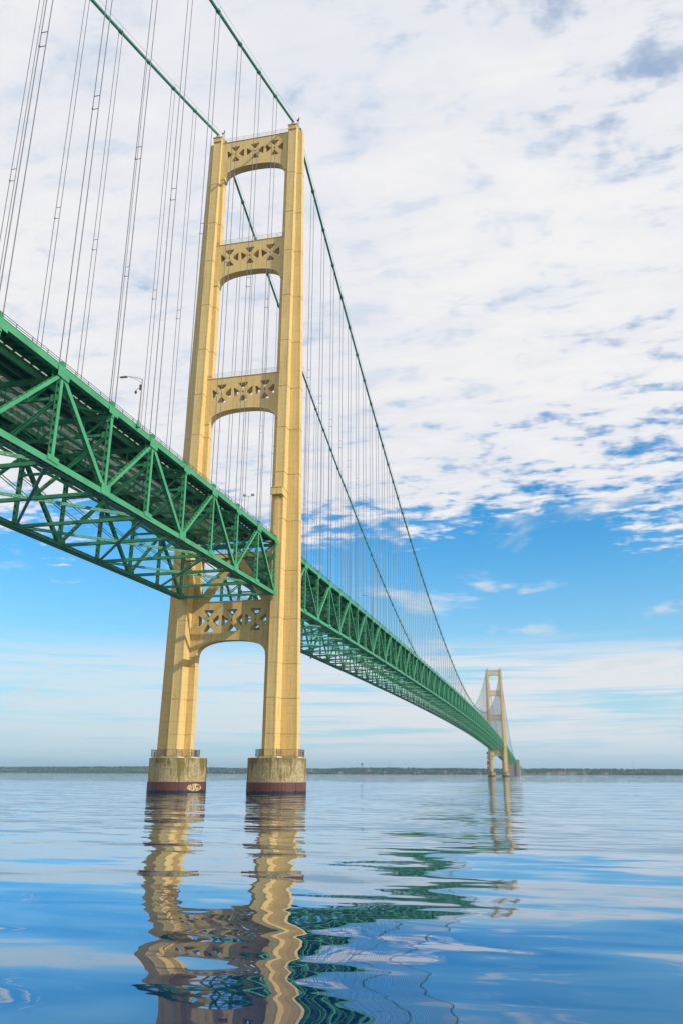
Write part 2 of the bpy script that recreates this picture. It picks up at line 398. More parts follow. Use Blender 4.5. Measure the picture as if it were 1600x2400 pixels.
fs = [(j*NX+i, j*NX+i+1, (j+1)*NX+i+1, (j+1)*NX+i) for j in range(ND-1) for i in range(NX-1)]
lm_.add(vs, fs)
part('land', lm_, 'land_ground', kind='structure', smooth=True)

tm = MB()
def crown(mb, x, y, z, h, r, conifer):
    n = 5; rings = []
    prof = ((0.06, 0.9), (0.35, 0.75), (0.7, 0.4), (1.0, 0.03)) if conifer else ((0.1, 0.55), (0.4, 1.0), (0.75, 0.82), (1.0, 0.15))
    a0 = random.random()*6
    for (hh, rr) in prof:
        rings.append([(x+r*rr*math.cos(a0+2*PI*k/n)*random.uniform(0.75, 1.2), y+r*rr*math.sin(a0+2*PI*k/n)*random.uniform(0.75, 1.2), z+h*hh*random.uniform(.94, 1.05)) for k in range(n)])
    mb.loft(rings)
for i in range(15000):
    # keep to the wedge the lake is looked at from
    yb = random.random()
    x = random.uniform(-3300, 1350)
    d = 18+560*(yb**1.5)
    dn = noise.noise(Vector((x*0.004, d*0.008, 9)))
    if dn < -0.30 and d < 260: continue
    if -30 < x < 40 and d < 150: continue
    con = random.random() < 0.45
    h = random.uniform(5, 9.5)*(1.1 if con else 0.9)*(1+0.35*noise.noise(Vector((x*0.006, d*0.01, 0))))
    crown(tm, x, shore_y(x)+d, land_z(x, d)-0.5, h, h*(0.20 if con else 0.34)*random.uniform(.8, 1.25), con)
fo = part('forest', tm, 'forest_leaves', kind='stuff')
tag(fo, 'dark green mixed woodland covering the low bluffs of the far shore', 'forest')

def house(x, d, w_, dp, h, roofm, label, rot=0.0):
    y = shore_y(x)+d; z = land_z(x, d)
    root = thing('house', label, 'house', (x, y, z), 'houses along the far shore'); root.rotation_euler.z = rot
    part('wall', MB().box((-w_/2, -dp/2, -1.5), (w_/2, dp/2, h)), 'white_wall', root)
    r = MB(); o = 0.5; rh = w_*0.0+dp*0.35
    r.loft([[(-w_/2-o, -dp/2-o, h+.02), (-w_/2-o, dp/2+o, h+.02), (-w_/2-o, 0, h+rh)], [(w_/2+o, -dp/2-o, h+.02), (w_/2+o, dp/2+o, h+.02), (w_/2+o, 0, h+rh)]])
    part('roof', r, roofm, root)
    for k in range(3):
        xx = -w_/2+w_*(k+0.5)/3
        part('window', MB().box((xx-.7, -dp/2-.06, h*0.35), (xx+.7, -dp/2-.003, h*0.75)), 'window_glass', root)
HOUSES = [(-700, 26, 17, 5.5, 'grey_roof', 'tiny white house on the far shore below the round water tower'),
 (-610, 150, 20, 7, 'red_roof', 'tiny red-roofed house high in the woods right of the water tower'),
 (-520, 30, 14, 5, 'grey_roof', 'tiny white house at the waterline below the left radio mast'),
 (-395, 28, 24, 6, 'grey_roof', 'long low white house at the waterline midway between the two towers'),
 (-300, 120, 16, 6, 'red_roof', 'tiny red-roofed house in the woods under the low point of the truss'),
 (-235, 30, 22, 5, 'grey_roof', 'long white shoreline house well left of the far tower'),
 (-160, 26, 14, 5, 'grey_roof', 'small white shoreline house just left of the far tower'),
 (95, 26, 18, 5, 'grey_roof', 'white shoreline house closest to the approach on its right side'),
 (140, 40, 26, 6, 'red_roof', 'wide red-roofed shoreline house right of the approach'),
 (178, 26, 15, 5, 'grey_roof', 'small grey-roofed house just right of the wide red-roofed one'),
 (222, 34, 18, 6, 'grey_roof', 'third grey-roofed shoreline house to the right of the approach'),
 (300, 28, 16, 5, 'grey_roof', 'shoreline house standing apart on the right part of the far shore'),
 (390, 60, 14, 6, 'grey_roof', 'rightmost house on the far shore, half hidden by trees'),
 (-905, 210, 22, 7, 'grey_roof', 'pale house in the woods just right of the near tower'),
 (-1250, 60, 30, 7, 'grey_roof', 'wide pale house on the shore seen between the near tower legs'),
 (-1600, 40, 26, 6, 'red_roof', 'red-roofed house on the far shore left of the near tower')]
for (x, d, w_, h, rm, lb) in HOUSES: house(x, d, w_, 9, h, rm, lb, random.uniform(-.2, .2))

# water tower and masts on the ridge
x = -700; yy = shore_y(x)+430; zz = land_z(x, 430)
wt = thing('water_tower', 'tiny round water tower rising above the woods of the far shore', 'water tower', (x, yy, zz))
t_ = MB(); t_.tube([(0,0,18.5),(0,0,20),(0,0,23),(0,0,25.5),(0,0,27)], [1.5,4.2,5.2,4.2,0.6], 12); part('tank', t_, 'dark_steel', wt, True)
for k in range(4):
    a = PI/4+k*PI/2; part('leg', MB().tube([(5*math.cos(a),5*math.sin(a),0),(3.4*math.cos(a),3.4*math.sin(a),20)], 0.5, 6), 'dark_steel', wt)
for x, h, lb in ((-575, 42, 'thin radio mast on the far shore left of the far tower'), (440, 36, 'thin radio mast above the trees at the right of the far shore')):
    yy = shore_y(x)+430; zz = land_z(x, 430)
    rm_ = thing('radio_mast', lb, 'mast', (x, yy, zz))
    part('pole', MB().tube([(0,0,0),(0,0,h)], [0.7, 0.35], 6), 'dark_steel', rm_)
    part('antenna', MB().box((-1.3,-.6,h*.72),(1.3,.6,h*.80)), 'galvanised', rm_)
by = thing('navigation_buoy', 'small dark red lattice buoy floating on the water left of the near tower', 'buoy', (-880, 1590, 0))
part('hull', MB().tube([(0,0,-.5),(0,0,0),(0,0,.9),(0,0,1.1)], [1.4,1.6,1.6,1.1], 12), 'buoy_red', by)
t_ = MB()
for k in range(4):
    a = k*PI/2; t_.bar((1.0*math.cos(a),1.0*math.sin(a),1.1), (.35*math.cos(a),.35*math.sin(a),5.2), .14, .14)
part('cage', t_, 'buoy_red', by)
part('lantern', MB().tube([(0,0,5.2),(0,0,6.2)], .38, 8), 'dark_steel', by)

# ------------------------------------------------------------------ towers
SEAMS = [6.85, 11.1, 18.1, 25.1, 34.4, 44.9, 56.0, 66.9, 77.8, 88.2, 100.2, 112.6, 125.4, 136.9, 149.0, 162.8]
def leg_ring(s, z, ins=0.0):
    xo = 15.173-0.01513*z-ins; xi = 7.62+0.0045*z+ins; rc = 10.33; ra = 1.19-ins; rb = 1.075-ins
    rf = 4.156-0.01493*z-ins; fl = 0.957-ins
    q = [(xi,-fl),(rc-ra,-fl),(rc-rb,-rf),(rc+rb,-rf),(rc+ra,-fl),(xo,-fl),(xo,fl),(rc+ra,fl),(rc+rb,rf),(rc-rb,rf),(rc-ra,fl),(xi,fl)]
    r = [(s*a, b, z) for a, b in q]
    return r if s > 0 else r[::-1]
def rounded(poly, r, n=4):
    out = []
    for i, p in enumerate(poly):
        p = Vector(p); a = Vector(poly[i-1]); b = Vector(poly[(i+1) % len(poly)])
        da, db = (a-p).normalized(), (b-p).normalized()
        half = da.angle(db)/2; dist = min(r/math.tan(half), (a-p).length*0.45, (b-p).length*0.45)
        p1, p2 = p+da*dist, p+db*dist
        for k in range(n+1):
            t = k/n; out.append(tuple(p1*(1-t)**2+p*(2*t*(1-t))+p2*t*t))
    return out
def plate_with_holes(outer, holes, y0, y1, name, mat, extra=None):
    bm = bmesh.new()
    loops = [outer]+holes; edges = []
    for lp in loops:
        v = [bm.verts.new((a, y0, c)) for a, c in lp]
        edges += [bm.edges.new((v[i], v[(i+1) % len(v)])) for i in range(len(v))]
    bmesh.ops.triangle_fill(bm, use_beauty=True, use_dissolve=False, edges=edges)
    ret = bmesh.ops.extrude_face_region(bm, geom=list(bm.faces))
    vs_ = [e for e in ret['geom'] if isinstance(e, bmesh.types.BMVert)]
    bmesh.ops.translate(bm, vec=(0, y1-y0, 0), verts=vs_)
    # extruding a region keeps no back cap: copy it
    if extra:
        me2 = bpy.data.meshes.new('tmp'); me2.from_pydata(extra.v, [], extra.f); bm.from_mesh(me2)
    bmesh.ops.recalc_face_normals(bm, faces=bm.faces)
    me = bpy.data.meshes.new(name); bm.to_mesh(me); bm.free(); me.materials.append(MATS[mat])
    return me
def cross_beam_mesh(c):
    top, crown_, spring = c+4.05, c-4.25, c-7.6
    a = 8.02 if c > 60 else 7.72
    outer = [(-9.12, spring), (-9.12, top), (9.12, top), (9.12, spring), (a, spring)]
    n = 28
    for k in range(1, n):
        th = PI*k/n; cs, sn = math.cos(th), math.sin(th)
        outer.append((a*math.copysign(abs(cs)**0.82, cs), spring+(crown_-spring)*abs(sn)**0.80))
    outer.append((-a, spring))
    holes = []
    for cx in (-5.33, 0.0, 5.33):
        tri = [(-1.36, 2.36), (1.36, 2.36), (0, 0.66)]
        tri = rounded(tri, 0.24)
        for k in range(4):
            ca, sa = math.cos(k*PI/2), math.sin(k*PI/2)
            holes.append([(cx+px*ca-pz*sa, c+px*sa+pz*ca) for px, pz in tri])
    ex = MB(); ex.box((-9.10, -1.22, top-0.004+0.005), (9.10, 1.22, top+0.13))
    # X shaped strap plates standing proud between the openings
    for cx in (-5.33, 0.0, 5.33):
        for sg in (-1, 1):
            for fy in (-1.115, 1.115):
                ex.bar((cx-1.35, fy, c-1.35*sg), (cx+1.35, fy, c+1.35*sg), 0.028, 0.36, (0, 1, 0))
    return plate_with_holes(outer, holes, -1.1, 1.1, 'cross_beam', 'cream_paint', ex)
def railing(z, x0, x1, ys, h=1.15, step=1.9):
    m = MB()
    for y in ys:
        for k, hh in enumerate((0.38, 0.76, h)): m.bar((x0, y, z+hh), (x1, y, z+hh), 0.045 if k < 2 else 0.06, 0.045 if k < 2 else 0.06, (0,1,0))
        n = int((x1-x0)/step)
        for i in range(n+1): m.bar((x0+(x1-x0)*i/n, y, z), (x0+(x1-x0)*i/n, y, z+h), 0.06, 0.06)
    return m
beam_meshes = [cross_beam_mesh(c) for c in (158.55, 126.38, 88.75, 34.74)]
seg_meshes = {}
for s in (-1, 1):
    for z0, z1 in zip(SEAMS[:-1], SEAMS[1:]):
        m = MB(); g = 0.075
        m.loft([leg_ring(s, z0, g), leg_ring(s, z0+0.15, g), leg_ring(s, z0+0.155), leg_ring(s, z1)])
        # cover strip along the middle of the rib face and edge angles
        for fy in (-1, 1):
            ra, rb_ = 4.156-0.01493*z0+0.02, 4.156-0.01493*z1+0.02
            for dx_ in (-0.9, 0.9):
                m.bar((s*10.33+dx_, fy*ra, z0+0.12), (s*10.33+dx_, fy*rb_, z1-0.01), 0.16, 0.045)
            for xx in (-0.16, ):
                m.bar((s*(15.173-0.01513*z0+xx), fy*0.972, z0+0.12), (s*(15.173-0.01513*z1+xx), fy*0.972, z1-0.01), 0.2, 0.035)
        seg_meshes[(s, z0)] = m.mesh('leg_segment', 'cream_paint')
def fence_ring(s):
    """picket fence round the foot of a leg"""
    m = MB(); z = 6.85; h = 1.35
    path = [(8.75,-5.2),(12.15,-5.2),(12.15,-1.9),(15.75,-1.9),(15.75,1.9),(12.15,1.9),(12.15,5.2),(8.75,5.2),(8.75,2.1),(6.9,2.1),(6.9,-2.1),(8.75,-2.1)]
    for i, a in enumerate(path):
        b = path[(i+1) % len(path)]
        A, B = Vector((s*a[0], a[1], z)), Vector((s*b[0], b[1], z))
        n = max(2, int((B-A).length/0.27))
        for hh in (0.12, h): m.bar(A+Vector((0,0,hh)), B+Vector((0,0,hh)), 0.05, 0.07, (0,0,1))
        for k in range(n):
            q = A.lerp(B, k/n); big = k == 0
            m.bar(q, q+Vector((0,0,h+(0.1 if big else 0))), 0.1 if big else 0.045, 0.1 if big else 0.045)
    return m
def make_tower(y, name_label, far=False):
    t = thing('suspension_tower', name_label, 'bridge tower', (0, y, 6.6))
    L = (0, 0, -6.6)
    for s in (-1, 1):
        for z0 in SEAMS[:-1]: part('leg_segment', seg_meshes[(s, z0)], None, t, loc=L)
        # rib head, saddle housing and fittings
        m = MB()
        z0, z1 = 162.805, 164.1
        for fy in (0,):
            m.box((s*10.33-1.12, -1.95, z0), (s*10.33+1.12, 1.95, z1))
        m.box((s*10.33-1.25, -2.1, z1+.002), (s*10.33+1.25, 2.1, z1+0.12))
        part('rib_head', m, 'cream_paint', t, loc=L)
        m = MB()
        m.loft([[(s*XH-.62, yy_, 164.225), (s*XH+.62, yy_, 164.225), (s*XH+.46, yy_, zt_), (s*XH-.46, yy_, zt_)] for yy_, zt_ in ((-1.7, 165.05), (-.8, 165.75), (.8, 165.75), (1.7, 165.05))])
        part('cable_saddle', m, 'pale_paint', t, loc=L)
        m = MB(); xx = s*XH+0.95
        m.tube([(xx, 0.2, 164.22), (xx, 0.2, 167.6)], 0.06, 6); m.tube([(xx, 0.2, 167.6), (xx, 0.2, 168.2)], 0.16, 8)
        m.tube([(xx+.1, -.9, 164.22), (xx+.1, -.9, 166.6)], 0.05, 6); m.box((xx-.12, -1.1, 166.0), (xx+.3, -.8, 166.35))
        m.box((xx-.1, .9, 164.22), (xx+.35, 1.5, 165.5))
        part('beacon_mast', m, 'dark_steel', t, loc=L)
        part('ladder', MB().bar((s*10.33+1.3, -.6, 162.85), (s*10.33+1.3, -.6, 165.4), .05, .05).bar((s*10.33+1.3, -.1, 162.85), (s*10.33+1.3, -.1, 165.4), .05, .05)
             .bar((s*10.33+1.3, -.6, 164.6), (s*10.33+1.3, -.1, 164.6), .04, .04, (0,0,1)).bar((s*10.33+1.3, -.6, 165.3), (s*10.33+1.3, -.1, 165.3), .04, .04, (0,0,1)), 'galvanised', t, loc=L)
        part('base_plinth', MB().box((s*7.0 if s > 0 else -15.6, -1.7, 6.602), (15.6 if s > 0 else -7.0, 1.7, 6.84)).box((s*10.33-1.9, -4.9, 6.602), (s*10.33+1.9, -1.705, 6.838)).box((s*10.33-1.9, 1.705, 6.602), (s*10.33+1.9, 4.9, 6.838)), 'pale_paint', t, loc=L)
        part('fence', fence_ring(s), 'fence_steel', t, loc=L)
    for bm_, c in zip(beam_meshes, (158.55, 126.38, 88.75, 34.74)):
        part('cross_beam', bm_, None, t, loc=L)
        if c > 60: part('railing', railing(c+4.18, -9.0, 9.0, (-1.15, 1.15)), 'galvanised', t, loc=L)
    # portal under the roadway: lintel and inverted V
    m = MB(); m.box((-8.6, -0.75, 36.6+12.0), (8.6, 0.75, 51.4-1.9)); m.box((-8.6, -0.85, 48.35), (8.6, 0.85, 48.595)); m.box((-8.6, -0.85, 49.505), (8.6, 0.85, 49.7))
    part('portal_beam', m, 'cream_paint', t, loc=L)
    for s in (-1, 1):
        m = MB(); m.bar((s*0.55, 0, 48.36), (s*7.6, 0, 38.6), 1.2, 1.65, (0,1,0)); part('portal_brace', m, 'cream_paint', t, loc=L)
    m = MB(); m.box((-1.9, -0.66, 46.9), (1.9, 0.66, 48.34)); part('gusset', m, 'cream_paint', t, loc=L)
    # machinery box and shaft on the right leg
    m = MB(); m.loft([[(8.95,-4.7,61.3),(11.55,-4.7,61.3),(11.55,-1.0,61.0),(8.95,-1.0,61.0)], [(8.95,-4.7,62.8),(11.55,-4.7,62.8),(11.55,-1.0,62.8),(8.95,-1.0,62.8)], [(8.85,-4.8,62.82),(11.65,-4.8,62.82),(11.65,-.98,62.82),(8.85,-.98,62.82)], [(8.85,-4.8,62.95),(11.65,-4.8,62.95),(11.65,-.98,62.95),(8.85,-.98,62.95)]])
    part('lift_housing', m, 'cream_paint', t, loc=L)
    m = MB(); m.box((9.75, -3.95, 50.5), (10.45, -3.3, 61.05)); m.bar((9.6, -3.9, 50.5), (9.6, -3.9, 61.0), .12, .12); m.bar((10.6, -3.9, 50.5), (10.6, -3.9, 61.0), .12, .12)
    part('lift_shaft', m, 'cream_paint', t, loc=L)
    if far:
        m = MB(); x0 = -15.6
        m.lace((x0, -3.2, 7.0), (x0, -3.2, 38.0), 1.8, 1.8, 2.2)
        part('hoist_mast', m, 'dark_steel', t, loc=L)
        for k, zz_ in enumerate((8, 12, 17, 20, 25.5, 29, 33)):
            part('hoist_screen', MB().box((x0-1.5, -4.4, zz_), (x0+1.0, -4.3, zz_+random.uniform(1.6, 3.4))), 'hoist_red', t, loc=L)
    return t
make_tower(0, 'huge cream steel bridge tower standing nearest the camera, cut by the green truss')
make_tower(SP, 'small distant cream bridge tower at the far end of the main span', True)

# ------------------------------------------------------------------ piers
pier_proto = None
def make_pier(x, y, label, proto=None):
    n = 48
    p = thing('tower_pier', label, 'bridge pier', (x, y, -3), 'round concrete piers under the tower legs')
    if proto is None:
        def ring(r, z): return [(r*math.cos(2*PI*k/n), r*math.sin(2*PI*k/n), z+3) for k in range(n)]
        m = MB(); m.loft([ring(5.86, -3), ring(5.86, 2.02), ring(5.86, 6.5), ring(5.81, 6.58)]); a = part('shaft', m, 'pier_concrete', p, False)
        m = MB(); m.loft([ring(5.93, -3), ring(5.93, 1.98), ring(5.89, 2.02)]); b = part('steel_band', m, 'rust_red_band', p, False)
        for k in range(5):
            m = MB(); aa = -PI/2+(k-2)*0.5; u = Vector((math.cos(aa), math.sin(aa), 0)); v = Vector((-u.y, u.x, 0))
            q = u*5.945
            m.bar(q+Vector((0,0,2.9)), q+Vector((0,0,4.97)), 0.10, 0.035, tuple(v)); part('band_joint', m, 'rust_red_band', p)
        m = MB(); sx_ = 5.4 if x > 0 else -5.4; 
        m.tube([(sx_, 0.0, 9.55), (sx_, 0.0, 10.4)], .06, 6); m.tube([(sx_, 0, 10.4), (sx_, 0, 10.75)], .16, 8); part('marker_light', m, 'dark_steel', p)
    else:
        for ch in proto.children:
            c = ch.copy(); COL.objects.link(c); c.parent = p
    return p
pa = make_pier(10.7, 0, 'round weathered concrete pier with red band under the right leg of the near tower')
pb = make_pier(-10.55, 0, 'round concrete pier with scraped red band under the left leg of the near tower')
make_pier(10.55, SP, 'small distant round pier under the right leg of the far tower', pa)
make_pier(-10.7, SP, 'small distant round pier under the left leg of the far tower', pb)
m = MB()
ar = thing('anchor_pier', 'massive grey concrete pier with tall pylons where the cables end beyond the far tower', 'bridge pier', (0, 1775, 0))
part('wall', MB().box((-11.8, -8, -3), (11.4, 14, 24.2)), 'grey_concrete', ar)
for s in (-1, 1):
    n = 14; rr = MB()
    pr = [(s*11.6, -10), (s*18.6, -10), (s*19.6, -9), (s*19.6, 15), (s*18.6, 16), (s*11.6, 16)]
    rr.loft([[(a, b, -3) for a, b in pr], [(a, b, 34.0) for a, b in pr], [(a+(-s*.8 if abs(a) > 15 else 0), b*0.93, 35.2) for a, b in pr]])
    part('pylon', rr, 'grey_concrete', ar)
part('cable_house', MB().box((-10.9, 16.2, -3), (10.9, 40, 20)), 'grey_concrete', ar)

# ------------------------------------------------------------------ trusses
def build_truss(label, ys, zf, detail, nind, start_even=True, name='stiffening_truss'):
    """ys: panel point positions; zf: top chord height; detail: panels built with perforated members;
       nind: panels whose members are single objects (the rest joined)"""
    N = len(ys)-1
    root = thing(name, label, 'bridge truss', (0, ys[0], zf(ys[0])-DEP))
    off = Vector((0, -ys[0], -(zf(ys[0])-DEP)))
    J = {}
    def emit(nm, k, mb, mat='green_paint'):
        if k < nind: part(nm, mb, mat, root, loc=tuple(off))
        else:
            if (nm, mat) not in J: J[(nm, mat)] = MB()
            J[(nm, mat)].add(mb.v, mb.f)
    T_ = lambda x, k: Vector((x, ys[k], zf(ys[k])))
    B_ = lambda x, k: Vector((x, ys[k], zf(ys[k])-DEP))
    up_ = Vector((0, 0, 1))
    for k in range(N+1):
        det = k < detail
        for s in (-1, 1):
            x = s*XH
            # chords
            if k < N:
                m = MB(); a, b = T_(x, k), T_(x, k+1)
                if det:
                    m.bar(a, b, 0.62, 0.84)
                    m.bar(a+up_*0.45, b+up_*0.45, 0.70, 0.05)
                    m.bar(a-up_*0.44, b-up_*0.44, 0.70, 0.035)
                else: m.bar(a, b, 0.66, 0.9)
                emit('top_chord', k, m)
                m = MB(); a, b = B_(x, k), B_(x, k+1)
                if det:
                    m.bar(a, b, 0.05, 0.74, ou=0.30); m.bar(a, b, 0.05, 0.74, ou=-0.30)
                    m.bar(a, b, 0.56, 0.04, ov=0.34)
                    d_ = (b-a); nn = 12
                    for i in range(nn): m.bar(a+d_*((i+.1)/nn)-up_*.33, a+d_*((i+.62)/nn)-up_*.33, 0.56, 0.035)
                    for sg in (-1, 1): m.bar(a, b, 0.16, 0.04, ou=sg*.26, ov=-0.365)
                else: m.bar(a, b, 0.64, 0.78)
                emit('bottom_chord', k, m)
            # vertical
            m = MB()
            if det: m.perf(B_(x, k)+up_*.35, T_(x, k)-up_*.42, 0.54, 0.54, 1.0, 0.52)
            else: m.bar(B_(x, k)+up_*.35, T_(x, k)-up_*.4, 0.42, 0.45)
            emit('vertical', k, m)
            # suspender post standing above the chord, and gusset plates
            m = MB(); m.bar(T_(x, k)-up_*1.15, T_(x, k)+up_*1.0, 0.74, 0.52)
            if det: m.bar(T_(x, k)-up_*0.1, T_(x, k)+up_*1.06, 0.34, 0.66)
            emit('hanger_post', k, m)
            if det or k < nind:
                for side_ in (-1, 1):
                    gx = side_*0.392
                    tall = 1.35 if (k % 2 == 1) else 0.8
                    m = MB(); m.bar(T_(x, k)+Vector((gx, -1.15, -.42)), T_(x, k)+Vector((gx, 1.15, -.42)), 0.03, tall)
                    emit('gusset', k if side_*s > 0 else 10**6, m); m = MB()
                    bt = 1.35 if (k % 2 == 0) else 0.7
                    m.bar(B_(x, k)+Vector((gx, -1.1, .36)), B_(x, k)+Vector((gx, 1.1, .36)), 0.03, bt)
                    emit('gusset', k if side_*s > 0 else 10**6, m)
            # diagonals: bottom node on even panel points
            if k < N:
                if k % 2 == 0: a, b = B_(x, k)+up_*.3, T_(x, k+1)-up_*.5
                else: a, b = B_(x, k+1)+up_*.3, T_(x, k)-up_*.5
                heavy = (k % 2 == 1)
                m = MB()
                if det:
                    if heavy and k > 0: m.perf(a, b, 0.50, 0.44, 0.95, 0.5)
                    else: m.perf(a, b, 0.50, 0.66, 0.95, 0.5)
                else: m.bar(a, b, 0.42, 0.45)
                emit('diagonal', k, m)
        # bottom strut between the trusses
        m = MB(); a, b = B_(-XH+.3, k), B_(XH-.3, k)
        if det: m.bar(a, b, 0.05, .46, (0,1,0), ou=.2); m.bar(a, b, 0.05, .46, (0,1,0), ou=-.2); m.bar(a, b, 0.38, .04, (0,1,0), ov=-.2); m.bar(a, b, .38, .04, (0,1,0), ov=.2)
        else: m.bar(a, b, 0.42, .42, (0,1,0))
        emit('bottom_strut', k, m)
        # floor truss
        m = MB(); zt = -1.05; zb = -3.55
        A = T_(0, k)
        m.bar(A+Vector((-XH+.3, 0, zt)), A+Vector((XH-.3, 0, zt)), .36, .62, (0,1,0))
        m.bar(A+Vector((-XH+.3, 0, zb)), A+Vector((XH-.3, 0, zb)), .32, .34, (0,1,0))
        nseg = 6; xs = [-XH+.4+(2*XH-.8)*i/nseg for i in range(nseg+1)]
        if k < nind or k % 1 == 0:
            for i in range(nseg):
                p, q = (zb, zt) if i % 2 else (zt, zb)
                m.bar(A+Vector((xs[i], 0, p)), A+Vector((xs[i+1], 0, q)), .2, .24, (0,1,0))
                if det: m.bar(A+Vector((xs[i], 0.02, zb)), A+Vector((xs[i], 0.02, zt)), .12, .14, (0,1,0))
        if det:
            for s in (-1, 1):
                for xx, zz_ in ((XH-.3, zb), (XH-3.6, zt)):
                    m.box(A+Vector((s*xx-.6, -.02-.175, zz_-.45)), A+Vector((s*xx+.6, -.175, zz_+.45)))
        emit('floor_truss', k, m)
        # sway V: from the verticals down to the middle of the bottom strut
        for s in (-1, 1):
            m = MB(); a, b = A+Vector((s*(XH-.25), 0, zb-.2)), B_(s*0.35, k)+up_*.2
            if det: m.lace(a, b, 0.34, 0.42, 0.85, (0,1,0)); m.bar(a, b, 0.30, 0.03, (0,1,0), ov=.19)
            else: m.bar(a, b, .26, .30, (0,1,0))
            emit('sway_brace', k, m)
        # lateral X bracing, two panels long, centred on even points
        if k % 2 == 1 and k+2 <= N:
            for s in (-1, 1):
                a, b = B_(s*(XH-.3), k)+up_*(0.06*s), B_(-s*(XH-.3), k+2)+up_*(0.06*s)
                m = MB()
                if det and s > 0 : m.lace(a, b, 0.36, 0.36, 0.5, (0,0,1))
                elif det: m.bar(a, b, 0.28, 0.36, (0,0,1))
                else: m.bar(a, b, 0.26, 0.30, (0,0,1))
                emit('lateral_brace', k, m)
        if k % 2 == 0 and k+2 <= N:
            for s in (-1, 1):
                a, b = T_(s*(XH-.35), k)+up_*(-0.62-0.05*s), T_(-s*(XH-.35), k+2)+up_*(-0.62-0.05*s)
                m = MB(); m.bar(a, b, 0.26, 0.26, (0,0,1)); emit('top_brace', k, m)
        # roadway panel: kerb lanes solid, inner lanes open grating
        if k < N:
            a, b = T_(0, k), T_(0, k+1); d_ = b-a; L_ = d_.length
            for s in (-1, 1):
                m = MB(); m.bar(a+Vector((s*5.75, 0, .12)), b+Vector((s*5.75, 0, .12)), 3.9, .16)
                emit('road_slab', k, m, 'deck_concrete')
                m = MB(); m.bar(a+Vector((s*8.85, 0, .16)), b+Vector((s*8.85, 0, .16)), 1.9, .10)
                emit('walkway_plate', k, m)
            m = MB(); ng = 8 if k < nind else 3
            for i in range(ng):
                for xc in (-2.9, -0.97, 0.97, 2.9):
                    m.bar(a+Vector((xc, 0, .1))+d_*((i+.03)/ng), a+Vector((xc, 0, .1))+d_*((i+.95)/ng), 1.87, .06)
            emit('road_grating', 10**6, m, 'deck_grating')
            for xs_ in (-7.4, -5.5, -3.78, -1.93, 0, 1.93, 3.78, 5.5, 7.4):
                if k < nind or abs(xs_) in (7.4, 3.78, 0): m = MB(); m.bar(a+Vector((xs_, 0, -.32)), b+Vector((xs_, 0, -.32)), 0.16 if abs(xs_) < 7 else .30, .66 if abs(xs_) < 7 else 1.05); emit('stringer', k if k < 33 else 10**6, m)
            # outer walkway brackets and grating planks inside the truss
            if k < max(nind, 1):
                m = MB()
                for s in (-1, 1):
                    for i in range(7):
                        c = a+d_*((i+.5)/7)+Vector((s*8.75, 0, -.15))
                        m.bar(c-Vector((1.35, 0, 0)), c+Vector((1.35, 0, .25*s*0)), .14, .22, (0,1,0))
                        m.bar(c+Vector((-.7, 0, .16)), c+Vector((.5, 0, .16)), .62, .05, (0,1,0))
                emit('walkway_bracket', 10**6, m)
            # parapet rail above each chord and the traveller rail under the bottom chord
            for s in (-1, 1):
                m = MB()
                for hh in (.35, .7, 1.05): m.bar(a+Vector((s*(XH-.05), 0, .45+hh*.8)), b+Vector((s*(XH-.05), 0, .45+hh*.8)), .05, .05)
                if k < nind:
                    for i in range(4): c = a+d_*(i/4)+Vector((s*(XH-.05), 0, .47)); m.bar(c, c+up_*.85, .06, .06)
                emit('parapet_rail', k, m, 'dark_steel')
            for s in (-1, 1):
                m = MB()
                p, q = B_(s*(XH-.95), k)-up_*.25, B_(s*(XH-.95), k+1)-up_*.25
                m.bar(p, q, .30, .10); m.bar(p+up_*.22, q+up_*.22, .05, .36); m.bar(p+up_*.42, q+up_*.42, .3, .05)
                if det:
                    for i in range(5): c = p+(q-p)*(i/5)+up_*.3; m.box(c-Vector((.35, .09, .1)), c+Vector((.55 if s > 0 else .35, .09, .1)))
                emit('traveller_rail', k, m)
            m = MB(); p, q = T_(5.4, k)-up_*3.9, T_(5.4, k+1)-up_*3.9
            m.bar(p, q, .32, .34); emit('service_beam', k, m); m = MB()
            m.bar(p-Vector((10.8,0,0)), q-Vector((10.8,0,0)), .32, .34); emit('service_beam', k, m)
    for (nm, mat), mb in J.items():
        part(nm, mb, mat, root, loc=tuple(off), kind='stuff')
    return root

PS = 11.636
ys_side = [-5.0]+[-(4.4635+PS*k) for k in range(1, 21)]
tr1 = build_truss('green steel truss carrying the road overhead from the left edge to the near tower', ys_side, lambda y: deck_side(-y), 17, 21)
NM = 98; PM = (SP-2*6.37)/NM
ys_main = [5.6]+[6.37+PM*k for k in range(1, NM)]+[SP-5.6]
tr2 = build_truss('long green steel truss of the main span receding between the two towers', ys_main, deck_main, 10, 36)
ys_far = [SP+5.0+PS*k for k in range(0, 52)]
tr3 = build_truss('short-looking green truss beyond the far tower ending at the grey pylons', ys_far, lambda y: deck_far(y-SP), 0, 0)

